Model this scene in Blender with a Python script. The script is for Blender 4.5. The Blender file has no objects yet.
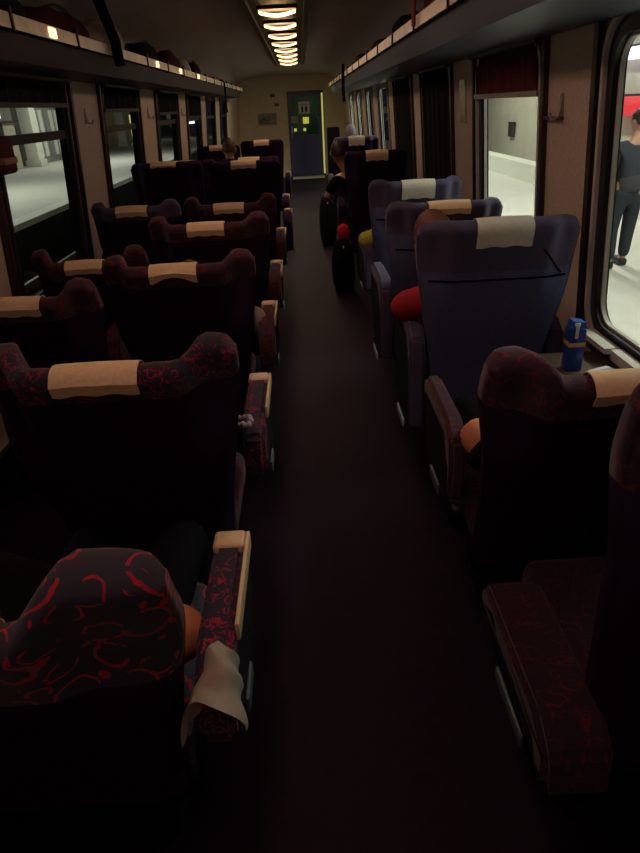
import bpy, bmesh, math, random
from mathutils import Vector, Matrix, noise
random.seed(7)
PI = math.pi
SC = bpy.context.scene
COL = SC.collection

# ------------------------------------------------------------------ camera
CAMX, CAMH = 0.20, 1.65
cd = bpy.data.cameras.new('camera'); cam = bpy.data.objects.new('camera', cd); COL.objects.link(cam)
cd.sensor_fit = 'HORIZONTAL'; cd.sensor_width = 36; cd.lens = 36.0; cd.clip_start = 0.02; cd.clip_end = 200
cam.matrix_world = (Matrix.Translation((CAMX, 0, CAMH)) @ Matrix.Rotation(math.radians(-0.35), 4, 'Z')
                    @ Matrix.Rotation(math.radians(90 - 26.6), 4, 'X') @ Matrix.Rotation(math.radians(-3.0), 4, 'Z'))
SC.camera = cam
# ------------------------------------------------------------------ world, exposure
w = bpy.data.worlds.new('night'); SC.world = w; w.use_nodes = True
w.node_tree.nodes['Background'].inputs[0].default_value = (0.25, 0.2, 0.5, 1)
w.node_tree.nodes['Background'].inputs[1].default_value = 0.02
SC.view_settings.view_transform = 'Standard'; SC.view_settings.look = 'None'
SC.view_settings.exposure = 0.0; SC.view_settings.gamma = 1.0; SC.view_settings.use_curve_mapping = False
try:
    SC.cycles.use_denoising = True
    SC.cycles.max_bounces = 8; SC.cycles.transparent_max_bounces = 16
    SC.cycles.sample_clamp_indirect = 3.0
except Exception: pass

def area(name, loc, rot, sx, sy, power, col, spread=None):
    l = bpy.data.lights.new(name, 'AREA'); l.shape = 'RECTANGLE'; l.size = sx; l.size_y = sy
    l.energy = power; l.color = col
    if spread: l.spread = spread
    o = bpy.data.objects.new(name, l); o.location = loc; o.rotation_euler = rot; COL.objects.link(o)
    return o
WARM = (1.0, 0.68, 0.46); COOL = (0.93, 0.97, 0.86); BLUE = (0.62, 0.74, 1.0)
# station lamps over the two platforms (their fittings are built below)
for yy in (4.0, 12.0, 20.0):
    area('platform_lamp_light', (4.2, yy, 3.92), (0, 0, 0), 0.35, 5.0, 270, COOL)
for yy in (8.0, 20.0, 34.0):
    area('platform_lamp_light', (-9.2, yy, 3.92), (0, 0, 0), 0.35, 6.0, 230, COOL)
# carriage ceiling lamps' own light
LAMP_Y = [6.0 + 0.95 * k for k in range(8)]
for k, yy in enumerate(LAMP_Y):
    area('ceiling_lamp_light', (0.07, yy, 2.30), (0, 0, 0), 0.26, 0.24, 3.0, WARM)
for yy, p in ((-0.35, 2.0), (0.8, 2.6), (2.2, 3.2), (3.6, 3.2)):
    area('ceiling_lamp_light', (0.05, yy, 2.30), (0, 0, 0), 0.26, 0.28, p, (1.0, 0.57, 0.33))
area('fill_light', (0.07, 14.6, 2.33), (0, 0, 0), 0.3, 1.2, 17.0, (1.0, 0.86, 0.55))  # added warm fill to brighten the end wall, no fitting there
area('fill_light', (0.07, 6.0, 2.318), (0, 0, 0), 0.08, 13.0, 4.5, (0.58, 0.30, 1.0))  # added violet fill along the ceiling to lift the blacks, no fitting
area('fill_light', (0.07, 0.5, 2.318), (0, 0, 0), 0.08, 2.0, 0.9, (0.58, 0.30, 1.0))  # more added violet fill over the nearest seats

# ------------------------------------------------------------------ materials
MATS = {}
def mat(name, col, rough=0.6, metal=0.0, spec=0.5, emit=None, es=0.0, nz=None, scale=30.0, bump=0.0, sheen=0.0):
    if name in MATS: return MATS[name]
    m = bpy.data.materials.new(name); m.use_nodes = True; nt = m.node_tree; b = nt.nodes['Principled BSDF']
    b.inputs['Base Color'].default_value = (*col, 1); b.inputs['Roughness'].default_value = rough
    b.inputs['Metallic'].default_value = metal; b.inputs['Specular IOR Level'].default_value = spec
    if sheen: b.inputs['Sheen Weight'].default_value = sheen
    if emit: b.inputs['Emission Color'].default_value = (*emit, 1); b.inputs['Emission Strength'].default_value = es
    tc = nt.nodes.new('ShaderNodeTexCoord')
    n = nt.nodes.new('ShaderNodeTexNoise'); n.inputs['Scale'].default_value = scale; n.inputs['Detail'].default_value = 5
    nt.links.new(tc.outputs['Object'], n.inputs['Vector'])
    mx = nt.nodes.new('ShaderNodeMix'); mx.data_type = 'RGBA'
    k = 0.82 if nz is None else nz
    mx.inputs[6].default_value = (*[c * k for c in col], 1); mx.inputs[7].default_value = (*[min(1, c * (2 - k)) for c in col], 1)
    nt.links.new(n.outputs['Fac'], mx.inputs[0]); nt.links.new(mx.outputs[2], b.inputs['Base Color'])
    if bump:
        bp = nt.nodes.new('ShaderNodeBump'); bp.inputs['Strength'].default_value = bump; bp.inputs['Distance'].default_value = 0.003
        nt.links.new(n.outputs['Fac'], bp.inputs['Height']); nt.links.new(bp.outputs['Normal'], b.inputs['Normal'])
    MATS[name] = m
    return m

def fabric(name, base, ink, scale=9.0, amount=0.5, dash=True):
    """moquette: arcs, bars and dots of ink on a dark ground"""
    m = bpy.data.materials.new(name); m.use_nodes = True; nt = m.node_tree; N = nt.nodes.new; L = nt.links.new
    b = nt.nodes['Principled BSDF']; b.inputs['Roughness'].default_value = 0.9; b.inputs['Specular IOR Level'].default_value = 0.15
    b.inputs['Sheen Weight'].default_value = 0.12
    tc = N('ShaderNodeTexCoord')
    def math_(op, a, c=None, v=None):
        x = N('ShaderNodeMath'); x.operation = op
        if a is not None: L(a, x.inputs[0])
        if c is not None: L(c, x.inputs[1])
        elif v is not None: x.inputs[1].default_value = v
        return x.outputs[0]
    wob = N('ShaderNodeTexNoise'); wob.inputs['Scale'].default_value = scale * 0.9
    L(tc.outputs['Object'], wob.inputs['Vector'])
    add = N('ShaderNodeVectorMath'); add.operation = 'MULTIPLY_ADD'
    L(wob.outputs['Color'], add.inputs[0]); add.inputs[1].default_value = (0.07, 0.07, 0.07); L(tc.outputs['Object'], add.inputs[2])
    total = None
    for i, (sc, r0, wd, off) in enumerate(((scale, 0.42, 0.030, 0.0), (scale * 1.35, 0.36, 0.036, 7.3))):
        mp = N('ShaderNodeVectorMath'); mp.operation = 'ADD'; L(add.outputs[0], mp.inputs[0]); mp.inputs[1].default_value = (off, off * .7, off * .3)
        v = N('ShaderNodeTexVoronoi'); v.inputs['Scale'].default_value = sc; L(mp.outputs[0], v.inputs['Vector'])
        ring = math_('ABSOLUTE', math_('SUBTRACT', v.outputs['Distance'], v=r0))
        ring = math_('LESS_THAN', ring, v=wd)
        n = N('ShaderNodeTexNoise'); n.inputs['Scale'].default_value = sc * 1.4; L(mp.outputs[0], n.inputs['Vector'])
        msk = math_('GREATER_THAN', n.outputs['Fac'], v=0.46)
        ring = math_('MULTIPLY', ring, msk)
        total = ring if total is None else math_('MAXIMUM', total, ring)
    if dash:
        v = N('ShaderNodeTexVoronoi'); v.inputs['Scale'].default_value = scale * 2.0
        st = N('ShaderNodeMapping'); st.inputs['Rotation'].default_value = (0.5, 0.3, 0.9); st.inputs['Scale'].default_value = (1, 1, 0.4)
        L(add.outputs[0], st.inputs['Vector']); L(st.outputs[0], v.inputs['Vector'])
        total = math_('MAXIMUM', total, math_('LESS_THAN', v.outputs['Distance'], v=0.13))
    fade = N('ShaderNodeTexNoise'); fade.inputs['Scale'].default_value = 160
    L(tc.outputs['Object'], fade.inputs['Vector'])
    total = math_('MULTIPLY', total, math_('MULTIPLY', fade.outputs['Fac'], v=1.6 * amount))
    mx = N('ShaderNodeMix'); mx.data_type = 'RGBA'; L(total, mx.inputs[0])
    mx.inputs[6].default_value = (*base, 1); mx.inputs[7].default_value = (*ink, 1)
    L(mx.outputs[2], b.inputs['Base Color'])
    bp = N('ShaderNodeBump'); bp.inputs['Strength'].default_value = 0.25; bp.inputs['Distance'].default_value = 0.002
    L(fade.outputs['Fac'], bp.inputs['Height']); L(bp.outputs['Normal'], b.inputs['Normal'])
    MATS[name] = m
    return m

F_RED = fabric('moquette_red', (0.030, 0.024, 0.040), (0.42, 0.012, 0.03), 22.0, 0.8)
F_BIG = fabric('moquette_red_large', (0.040, 0.038, 0.055), (0.60, 0.015, 0.03), 11.0, 0.85)
F_RED2 = fabric('moquette_red_worn', (0.05, 0.022, 0.034), (0.26, 0.018, 0.035), 13.0, 0.6)
F_DIM = fabric('moquette_red_dimmed', (0.026, 0.012, 0.022), (0.14, 0.012, 0.022), 18.0, 0.6)  # darkened copy of the red moquette, keeps the seat dim under the near lamp
F_NAVY = fabric('moquette_navy', (0.070, 0.066, 0.120), (0.15, 0.04, 0.09), 14.0, 0.45)
F_BACK = mat('seat_back_cloth', (0.021, 0.007, 0.030), 0.9, spec=0.1, scale=200)
F_BACKB = mat('seat_back_cloth_blue', (0.088, 0.098, 0.195), 0.9, spec=0.1, nz=0.5, scale=150)  # navy back cloth, lightened to stand for the window light on it
M_LINEN = mat('linen', (0.82, 0.62, 0.38), 0.9, spec=0.1, scale=90, bump=0.3)
M_LINEN2 = mat('linen_pale', (0.66, 0.66, 0.55), 0.9, spec=0.1, scale=90, bump=0.3)
M_CREAM = mat('cream_plastic', (0.66, 0.47, 0.28), 0.45)
M_TRIM = mat('grey_plastic', (0.10, 0.15, 0.17), 0.35)
M_DARK = mat('black_plastic', (0.008, 0.007, 0.010), 0.5)
M_RUBBER = mat('black_rubber', (0.010, 0.010, 0.011), 0.3)
M_WALL = mat('laminate_beige', (0.62, 0.51, 0.42), 0.5, nz=0.7, scale=60)
M_WALLD = mat('laminate_brown', (0.085, 0.055, 0.045), 0.45, nz=0.7, scale=50)
M_HEAD = mat('header_panel', (0.035, 0.022, 0.030), 0.5, nz=0.6, scale=40)
M_CEIL = mat('ceiling_panel', (0.55, 0.48, 0.47), 0.7, nz=0.75, scale=25)
M_END = mat('bulkhead_panel', (0.66, 0.56, 0.38), 0.6, nz=0.8, scale=20)
M_ALU = mat('aluminium', (0.55, 0.55, 0.50), 0.3, metal=0.9)
M_ALUD = mat('aluminium_dull', (0.42, 0.40, 0.36), 0.38, metal=0.8)
M_FLOOR = mat('vinyl_floor', (0.013, 0.005, 0.017), 0.6, spec=0.12, nz=0.5, scale=22)
M_BLUEP = mat('blue_grey_panel', (0.10, 0.12, 0.17), 0.45)
M_LAMP = mat('lamp_diffuser', (0.9, 0.8, 0.6), 0.5, emit=(1.0, 0.60, 0.25), es=3.4)
M_SKIN = mat('skin', (0.52, 0.27, 0.18), 0.5, scale=40, nz=0.93)
M_HAIR = mat('hair', (0.035, 0.015, 0.008), 0.6, nz=0.5, scale=120, bump=0.6)
M_SKIN2 = mat('skin_tan', (0.42, 0.20, 0.12), 0.5, scale=40, nz=0.93)
def cloth(name, col): return mat(name, col, 0.9, spec=0.1, scale=50, bump=0.3)

def glass(name, tint=(1, 1, 1), refl=0.07):
    m = bpy.data.materials.new(name); m.use_nodes = True; nt = m.node_tree; nt.nodes.remove(nt.nodes['Principled BSDF'])
    t = nt.nodes.new('ShaderNodeBsdfTransparent'); t.inputs[0].default_value = (*tint, 1)
    g = nt.nodes.new('ShaderNodeBsdfGlossy'); g.inputs['Roughness'].default_value = 0.03
    mx = nt.nodes.new('ShaderNodeMixShader'); mx.inputs[0].default_value = refl
    nt.links.new(t.outputs[0], mx.inputs[1]); nt.links.new(g.outputs[0], mx.inputs[2])
    nt.links.new(mx.outputs[0], nt.nodes['Material Output'].inputs[0]); MATS[name] = m
    return m
M_FRAME = mat('frame_pale', (0.62, 0.60, 0.54), 0.35)
M_GLASS = glass('window_glass', (0.88, 0.90, 0.88), 0.05)

# ------------------------------------------------------------------ mesh helpers
def link(name, bm, m, parent=None, smooth=True, loc=None):
    me = bpy.data.meshes.new(name); bmesh.ops.recalc_face_normals(bm, faces=bm.faces[:]); bm.to_mesh(me); bm.free()
    ms = m if isinstance(m, (list, tuple)) else [m]
    for x in ms: me.materials.append(x)
    if smooth:
        for p in me.polygons: p.use_smooth = True
        try: me.set_sharp_from_angle(angle=math.radians(40))
        except Exception: pass
    o = bpy.data.objects.new(name, me); COL.objects.link(o)
    if parent: o.parent = parent
    if loc: o.location = loc
    return o
def tag(o, label=None, cat=None, group=None, kind=None):
    if label: o['label'] = label
    if cat: o['category'] = cat
    if group: o['group'] = group
    if kind: o['kind'] = kind
    return o
def empty(name, loc, label=None, cat=None, group=None, kind=None, rz=0):
    o = bpy.data.objects.new(name, None); o.empty_display_size = 0.1; COL.objects.link(o)
    o.location = loc; o.rotation_euler = (0, 0, rz)
    return tag(o, label, cat, group, kind)
def box(bm, x0, x1, y0, y1, z0, z1, bev=0.0, seg=2, M=None):
    vs = [bm.verts.new((x, y, z)) for z in (z0, z1) for y in (y0, y1) for x in (x0, x1)]
    fs = [bm.faces.new([vs[i] for i in f]) for f in ((0, 2, 3, 1), (4, 5, 7, 6), (0, 1, 5, 4), (2, 6, 7, 3), (0, 4, 6, 2), (1, 3, 7, 5))]
    if bev:
        es = list({e for f in fs for e in f.edges})
        r = bmesh.ops.bevel(bm, geom=es, offset=bev, segments=seg, affect='EDGES', profile=0.5)
        vs = list({v for f in r['faces'] for v in f.verts} | {v for v in vs if v.is_valid})
    if M is not None:
        for v in vs:
            if v.is_valid: v.co = M @ v.co
    return vs
def B(*a, **k):
    bm = bmesh.new(); box(bm, *a, **k); return bm
def tube(bm, pts, r, n=10, cap=True):
    pts = [Vector(p) for p in pts]; rs = r if isinstance(r, (list, tuple)) else [r] * len(pts)
    rings = []; up = None
    for i, p in enumerate(pts):
        d = (pts[min(i + 1, len(pts) - 1)] - pts[max(i - 1, 0)]).normalized()
        if up is None: up = Vector((0, 0, 1)) if abs(d.z) < 0.9 else Vector((1, 0, 0))
        a = d.cross(up).normalized(); b = a.cross(d).normalized(); up = b
        rings.append([bm.verts.new(p + (a * math.cos(t) + b * math.sin(t)) * rs[i]) for t in [2 * PI * k / n for k in range(n)]])
    for i in range(len(rings) - 1):
        for k in range(n):
            bm.faces.new((rings[i][k], rings[i][(k + 1) % n], rings[i + 1][(k + 1) % n], rings[i + 1][k]))
    if cap: bm.faces.new(rings[0][::-1]); bm.faces.new(rings[-1])
def prism(bm, poly, fn, d0, d1):
    """extrude a 2D polygon; fn(a,b,d) -> xyz"""
    A = [bm.verts.new(fn(a, b, d0)) for a, b in poly]; C = [bm.verts.new(fn(a, b, d1)) for a, b in poly]
    n = len(poly); bm.faces.new(A); bm.faces.new(C[::-1])
    for i in range(n): bm.faces.new((A[i], A[(i + 1) % n], C[(i + 1) % n], C[i]))
def rrect(a0, a1, b0, b1, r, n=6):
    out = []
    for cx, cy, t0 in ((a1 - r, b1 - r, 0), (a0 + r, b1 - r, 90), (a0 + r, b0 + r, 180), (a1 - r, b0 + r, 270)):
        for k in range(n + 1):
            t = math.radians(t0 + 90 * k / n); out.append((cx + r * math.cos(t), cy + r * math.sin(t)))
    return out
def ring(bm, outer, inner, fn, d0, d1):
    n = len(outer)
    O0 = [bm.verts.new(fn(a, b, d0)) for a, b in outer]; I0 = [bm.verts.new(fn(a, b, d0)) for a, b in inner]
    O1 = [bm.verts.new(fn(a, b, d1)) for a, b in outer]; I1 = [bm.verts.new(fn(a, b, d1)) for a, b in inner]
    for i in range(n):
        j = (i + 1) % n
        bm.faces.new((O0[i], O0[j], I0[j], I0[i])); bm.faces.new((O1[j], O1[i], I1[i], I1[j]))
        bm.faces.new((O0[j], O0[i], O1[i], O1[j])); bm.faces.new((I0[i], I0[j], I1[j], I1[i]))
def ss(a, b, x):
    t = max(0.0, min(1.0, (x - a) / (b - a))); return t * t * (3 - 2 * t)

# ------------------------------------------------------------------ carriage shell
def wx(z): return 1.435 - 0.07 * z
Y0, Y1 = -1.6, 18.2
RACK_Z = 2.0
tag(link('floor', B(-1.5, 1.5, Y0, Y1 + 0.1, -0.06, 0.0), M_FLOOR, smooth=False), kind='structure')
# ceiling: a shallow arch with a flat duct in the middle
bm = bmesh.new(); sec = []
for k in range(-16, 17):
    x = 1.38 * k / 16; z = 2.38 - 0.24 * abs(x / 1.38) ** 5.0
    sec.append((x, z))
lo = [(x, z) for x, z in sec]; hi = [(x, z + 0.05) for x, z in sec][::-1]
prism(bm, lo + hi, lambda a, b, d: (a, d, b), Y0, Y1)
tag(link('ceiling', bm, M_CEIL, smooth=True), kind='structure')
bm = bmesh.new()
prism(bm, [(-0.21, 2.385), (-0.19, 2.335), (-0.14, 2.325), (-0.14, 2.36), (0.28, 2.36), (0.28, 2.325), (0.33, 2.335), (0.35, 2.385)], lambda a, b, d: (a, d, b), Y0, 13.4)
tag(link('ceiling_duct', bm, mat('duct', (0.10, 0.085, 0.08), 0.5), smooth=False), kind='structure')

WIN_R = [0.15, 2.02, 3.86, 5.80, 7.62, 9.5, 11.4, 13.3, 15.2]
WIN_L = [0.1, 2.05, 4.10, 6.13, 8.25, 10.3, 12.3, 14.3]
HW = 0.585; ZB, ZT = 0.76, 1.86
def wallfn(s): return lambda a, b, d: (s * (wx(b) + d), a, b)
wn = 0
for s, wins, nm in ((-1, WIN_L, 'left'), (1, WIN_R, 'right')):
    f = wallfn(s); ZB = 0.76 if s > 0 else 0.68
    bm = bmesh.new()
    prism(bm, [(Y0, -0.05), (Y1, -0.05), (Y1, ZB - 0.09), (Y0, ZB - 0.09)], f, 0, 0.06)
    prism(bm, [(Y0, ZT + 0.07), (Y1, ZT + 0.07), (Y1, 2.12), (Y0, 2.12)], f, 0, 0.06)
    e = [Y0] + [q for c in wins for q in (c - HW - 0.05, c + HW + 0.05)] + [Y1]
    for i in range(0, len(e), 2):
        prism(bm, [(e[i], ZB - 0.09), (e[i + 1], ZB - 0.09), (e[i + 1], ZT + 0.07), (e[i], ZT + 0.07)], f, 0, 0.06)
    tag(link('wall_' + nm, bm, M_WALL, smooth=False), kind='structure')
    # sill strip and header strip
    bm = bmesh.new()
    prism(bm, [(Y0, ZT + 0.08), (Y1, ZT + 0.08), (Y1, 1.975), (Y0, 1.975)], f, -0.012, 0.0)
    tag(link('trim_%d' % (1 if s < 0 else 2), bm, M_HEAD, smooth=False), kind='structure')
    bm = bmesh.new()
    prism(bm, [(Y0, 0.0), (Y1, 0.0), (Y1, 0.14), (Y0, 0.14)], f, -0.03, 0.0)
    tag(link('baseboard_' + nm, bm, M_DARK, smooth=False), kind='structure')
    for i, c in enumerate(wins):
        wn += 1
        W = empty('window_%d' % wn, (0, 0, 0), kind='structure')
        o = rrect(c - HW - 0.05, c + HW + 0.05, ZB - 0.09, ZT + 0.07, 0.012, 8)
        a = rrect(c - HW - 0.01, c + HW + 0.01, ZB - 0.045, ZT + 0.035, 0.15, 8)
        b = rrect(c - HW + 0.012, c + HW - 0.012, ZB - 0.02, ZT + 0.01, 0.13, 8)
        g = rrect(c - HW + 0.06, c + HW - 0.06, ZB + 0.035, ZT - 0.04, 0.10, 8)
        h = rrect(c - HW + 0.07, c + HW - 0.07, ZB + 0.045, ZT - 0.05, 0.09, 8)
        bm = bmesh.new(); ring(bm, o, a, f, -0.006, 0.06); link('window_surround', bm, M_WALLD, W, smooth=False)
        bm = bmesh.new(); ring(bm, a, b, f, -0.018, 0.06); link('window_frame', bm, M_FRAME if s > 0 else M_HEAD, W)
        bm = bmesh.new(); ring(bm, b, g, f, -0.002, 0.045); link('gasket', bm, M_RUBBER, W)
        bm = bmesh.new(); ring(bm, g, h, f, 0.018, 0.034); link('inner_frame', bm, M_FRAME if s > 0 else M_DARK, W)
        bm = bmesh.new(); prism(bm, h, f, 0.022, 0.028); link('pane', bm, M_GLASS, W, smooth=False)
        if s < 0:
            bm = bmesh.new(); box(bm, 0, 1, 0, 1, 0, 1)
            for v in bm.verts: v.co = Vector(f(c - HW + 0.05 + v.co.y * (2 * HW - 0.1), 1.535 + v.co.z * 0.05, 0.002 + v.co.x * 0.036))
            link('transom', bm, M_DARK, W, smooth=False)

# pleated roller blinds at the window heads
def blind(s, c, z0, label, m=None, z1=ZT + 0.0, cas=True):
    f = wallfn(s); R = empty('window_blind', f(c, z1, -0.02), label, 'blind', 'pleated blinds on the %s windows' % ('left' if s < 0 else 'right'))
    bm = bmesh.new(); ys = [c - HW + 0.0 + (2 * HW) * k / 60 for k in range(61)]
    zs = [z1, (z0 + z1) / 2, z0]
    g = [[bm.verts.new(Vector(f(y, z, -0.008 + 0.010 * math.sin(k * 1.9) - 0.005)) - R.location) for k, y in enumerate(ys)] for z in zs]
    for i in range(2):
        for k in range(60): bm.faces.new((g[i][k], g[i][k + 1], g[i + 1][k + 1], g[i + 1][k]))
    bmesh.ops.solidify(bm, geom=bm.faces[:], thickness=0.003)
    link('blind_cloth', bm, m or mat('blind_red', (0.12, 0.025, 0.035), 0.9, nz=0.4, scale=40), R)
    bm = bmesh.new(); prism(bm, [(c - HW, z0 - 0.02), (c + HW, z0 - 0.02), (c + HW, z0 + 0.005), (c - HW, z0 + 0.005)], f, -0.03, -0.004)
    for v in bm.verts: v.co -= R.location
    link('bottom_bar', bm, M_DARK if m else M_ALUD, R, smooth=False)
    bm = bmesh.new(); prism(bm, [(c - HW - 0.03, z1 - 0.005), (c + HW + 0.03, z1 - 0.005), (c + HW + 0.03, z1 + 0.075), (c - HW - 0.03, z1 + 0.075)], f, -0.055, -0.015)
    for v in bm.verts: v.co -= R.location
    link('cassette', bm, M_HEAD, R, smooth=False)
    return R
ZB = 0.76
blind(1, WIN_R[2], 1.66, 'red pleated blind lowered a little over the right window behind the blue seat')
DK = mat('blind_dark', (0.018, 0.014, 0.016), 0.9, nz=0.5, scale=30)
blind(1, WIN_R[3], 0.80, 'dark blind drawn fully down, third right window', DK)
blind(1, WIN_R[4], 0.80, 'dark blind drawn fully down, fourth right window', DK)
blind(-1, WIN_L[2], 1.735, 'short dark blind on the big left window with the transom', DK)
blind(-1, WIN_L[3], 1.70, 'short dark blind on the second left window', DK)
blind(-1, WIN_L[4], 1.66, 'short dark blind on the third left window', DK)
blind(-1, WIN_L[5], 1.60, 'short dark blind on the fourth left window', DK)

# pillar fittings: vertical strips, coat hooks, mirror plates
def pillar_strip(s, y, label):
    f = wallfn(s); bm = bmesh.new()
    for dy in (-0.045, 0.045):
        prism(bm, [(y + dy - 0.006, 0.7), (y + dy + 0.006, 0.7), (y + dy + 0.006, 1.96), (y + dy - 0.006, 1.96)], f, -0.012, 0.001)
    prism(bm, [(y - 0.04, 0.7), (y + 0.04, 0.7), (y + 0.04, 1.96), (y - 0.04, 1.96)], f, -0.004, 0.001)
    return bm
def hook(s, y, z, label):
    f = wallfn(s); R = empty('coat_hook', f(y, z, 0), label, 'coat hook', 'coat hooks on the pillars')
    bm = bmesh.new(); prism(bm, rrect(y - 0.016, y + 0.016, z - 0.05, z + 0.05, 0.012, 4), f, -0.006, 0.0)
    for v in bm.verts: v.co -= R.location
    link('plate', bm, M_ALUD, R)
    bm = bmesh.new()
    tube(bm, [Vector(f(y, z + 0.03, -0.006)), Vector(f(y, z - 0.01, -0.012)), Vector(f(y, z - 0.045, -0.02)), Vector(f(y, z - 0.05, -0.045)), Vector(f(y, z - 0.025, -0.055))], [0.006, 0.006, 0.006, 0.006, 0.008], 8)
    for v in bm.verts: v.co -= R.location
    link('hook_arm', bm, M_ALU, R)
hook(1, 3.02, 1.60, 'chrome coat hook on the broad right pillar beside the big window')
hook(-1, 5.1, 1.66, 'coat hook on the first left pillar beyond the transom window')
hook(-1, 7.2, 1.66, 'coat hook on the second left pillar from the transom window')
hook(-1, 9.27, 1.66, 'coat hook on the third left pillar from the transom window')
f = wallfn(1)
bm = bmesh.new(); prism(bm, rrect(4.76, 4.92, 1.50, 1.76, 0.01, 3), f, -0.012, 0.0)
tag(link('wall_mirror', bm, mat('mirror', (0.75, 0.75, 0.7), 0.25, metal=0.9)), 'small square metal mirror on the right pillar beyond the red blind', 'mirror')
bm = bmesh.new(); prism(bm, [(3.0, 1.545), (3.25, 1.545), (3.25, 1.56), (3.0, 1.56)], f, -0.02, 0.0)
tag(link('wall_rail', bm, M_WALLD, smooth=False), 'thin brown rail on the broad right pillar beside the coat hook', 'rail')
# dark uprights framing the right pillars
tn = 3
for s, ys in ((1, (2.66, 3.22, 4.50, 5.17, 6.45, 6.98, 8.3)), (-1, (3.42, 4.78, 5.47, 6.8, 7.58, 8.95, 9.65, 10.95))):
    bm = bmesh.new()
    for y in ys:
        prism(bm, [(y - 0.02, 0.62), (y + 0.02, 0.62), (y + 0.02, 1.98), (y - 0.02, 1.98)], wallfn(s), -0.025, 0.0)
    tag(link('trim_%d' % tn, bm, mat('pillar_trim', (0.03, 0.018, 0.022), 0.35), smooth=False), kind='structure'); tn += 1
bm = bmesh.new()   # pale sill strips under the right windows
for c in (2.02,):
    prism(bm, [(c - 0.40, 0.735), (c + 0.24, 0.735), (c + 0.24, 0.775), (c - 0.40, 0.775)], wallfn(1), -0.055, -0.01)
    prism(bm, [(c + 0.26, 0.75), (c + 0.50, 0.75), (c + 0.50, 0.772), (c + 0.26, 0.772)], wallfn(1), -0.07, -0.01)
tag(link('trim_%d' % tn, bm, mat('sill_white', (0.62, 0.60, 0.50), 0.5), smooth=False), kind='structure')

# ------------------------------------------------------------------ luggage racks
def rack(s, xf, label, lower_mat, lamps=(), railm=None):
    R = empty('luggage_rack', (0, 0, RACK_Z), label, 'luggage rack', 'luggage racks over the seats')
    z = 0.0; ya, yb = Y0 + 0.02, 15.5
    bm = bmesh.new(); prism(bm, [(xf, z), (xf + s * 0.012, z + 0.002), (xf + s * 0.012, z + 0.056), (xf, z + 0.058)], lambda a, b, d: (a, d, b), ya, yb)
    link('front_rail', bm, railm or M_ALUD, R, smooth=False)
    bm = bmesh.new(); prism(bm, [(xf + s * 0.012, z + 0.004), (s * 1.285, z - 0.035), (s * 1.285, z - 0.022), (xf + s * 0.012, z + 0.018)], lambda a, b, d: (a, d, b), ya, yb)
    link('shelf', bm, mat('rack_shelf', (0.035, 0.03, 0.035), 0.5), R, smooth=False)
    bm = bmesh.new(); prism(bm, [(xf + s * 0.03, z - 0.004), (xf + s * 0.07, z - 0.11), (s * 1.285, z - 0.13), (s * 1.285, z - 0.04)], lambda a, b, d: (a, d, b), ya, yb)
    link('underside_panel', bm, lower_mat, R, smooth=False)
    for k in range(17):
        y = 0.5 + 0.9 * k
        bm = bmesh.new(); box(bm, min(xf - s * 0.008, xf + s * 0.02), max(xf - s * 0.008, xf + s * 0.02), y - 0.012, y + 0.012, z - 0.012, z + 0.085, 0.004)
        link('bracket', bm, M_DARK, R)
    for y in lamps:
        bm = bmesh.new(); box(bm, min(xf - s * 0.006, xf), max(xf - s * 0.006, xf), y - 0.05, y + 0.05, z + 0.008, z + 0.05, 0.004)
        link('rail_lamp', bm, mat('rail_lamp_lens', (0.9, 0.8, 0.6), 0.4, emit=(1.0, 0.62, 0.28), es=2.6), R)
    return R
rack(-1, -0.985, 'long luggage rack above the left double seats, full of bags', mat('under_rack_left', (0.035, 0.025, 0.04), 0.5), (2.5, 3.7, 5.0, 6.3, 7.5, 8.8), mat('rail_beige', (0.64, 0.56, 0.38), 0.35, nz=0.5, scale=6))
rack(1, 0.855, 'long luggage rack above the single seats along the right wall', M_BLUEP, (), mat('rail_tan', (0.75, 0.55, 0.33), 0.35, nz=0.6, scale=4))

# ------------------------------------------------------------------ end wall, door
DX, DW, DH = 0.36, 0.41, 1.96
bm = bmesh.new()
box(bm, -1.45, DX - DW, Y1 - 0.06, Y1, 0, 2.4); box(bm, DX + DW, 1.45, Y1 - 0.06, Y1, 0, 2.4); box(bm, DX - DW, DX + DW, Y1 - 0.06, Y1, DH, 2.4)
tag(link('wall_far', bm, M_END, smooth=False), kind='structure')
bm = bmesh.new(); box(bm, -1.45, 1.45, Y0 - 0.05, Y0, 0, 2.4)
tag(link('wall_rear', bm, M_END, smooth=False), kind='structure')
D = empty('door_1', (DX, Y1 - 0.09, 0), kind='structure')
bm = bmesh.new(); ring(bm, [(-DW, 0.03), (DW, 0.03), (DW, DH), (-DW, DH)], [(-DW + .09, 1.0), (DW - .09, 1.0), (DW - .09, DH - .09), (-DW + .09, DH - .09)], lambda a, b, d: (a, d, b), 0.0, 0.04)
link('door_leaf', bm, mat('door_blue', (0.05, 0.06, 0.17), 0.4), D, smooth=False)
link('door_glass', B(-DW + .09, DW - .09, 0.015, 0.022, 1.0, DH - .09), glass('door_glass', (0.8, 0.9, 0.85), 0.06), D, smooth=False)
link('door_handle', B(-DW + .03, -DW + .055, -0.03, 0.0, 0.95, 1.2, 0.008), M_ALU, D)
R = empty('door_edge_glow', (DX + DW + 0.02, Y1 - 0.12, 0.0), 'thin yellow green glow in place of the lit right edge of the far door', 'lamp')  # emissive strip added for the lit door edge, no real lamp
link('edge_glow', B(-0.022, 0.022, -0.01, 0.02, 0.05, DH - 0.02, 0.006), mat('strip_glow', (0.7, 0.7, 0.3), 0.4, emit=(0.62, 0.60, 0.16), es=0.55), R)
link('glow_backing', B(-0.03, 0.03, 0.02, 0.055, 0.0, DH + 0.02), M_DARK, R, smooth=False)
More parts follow.
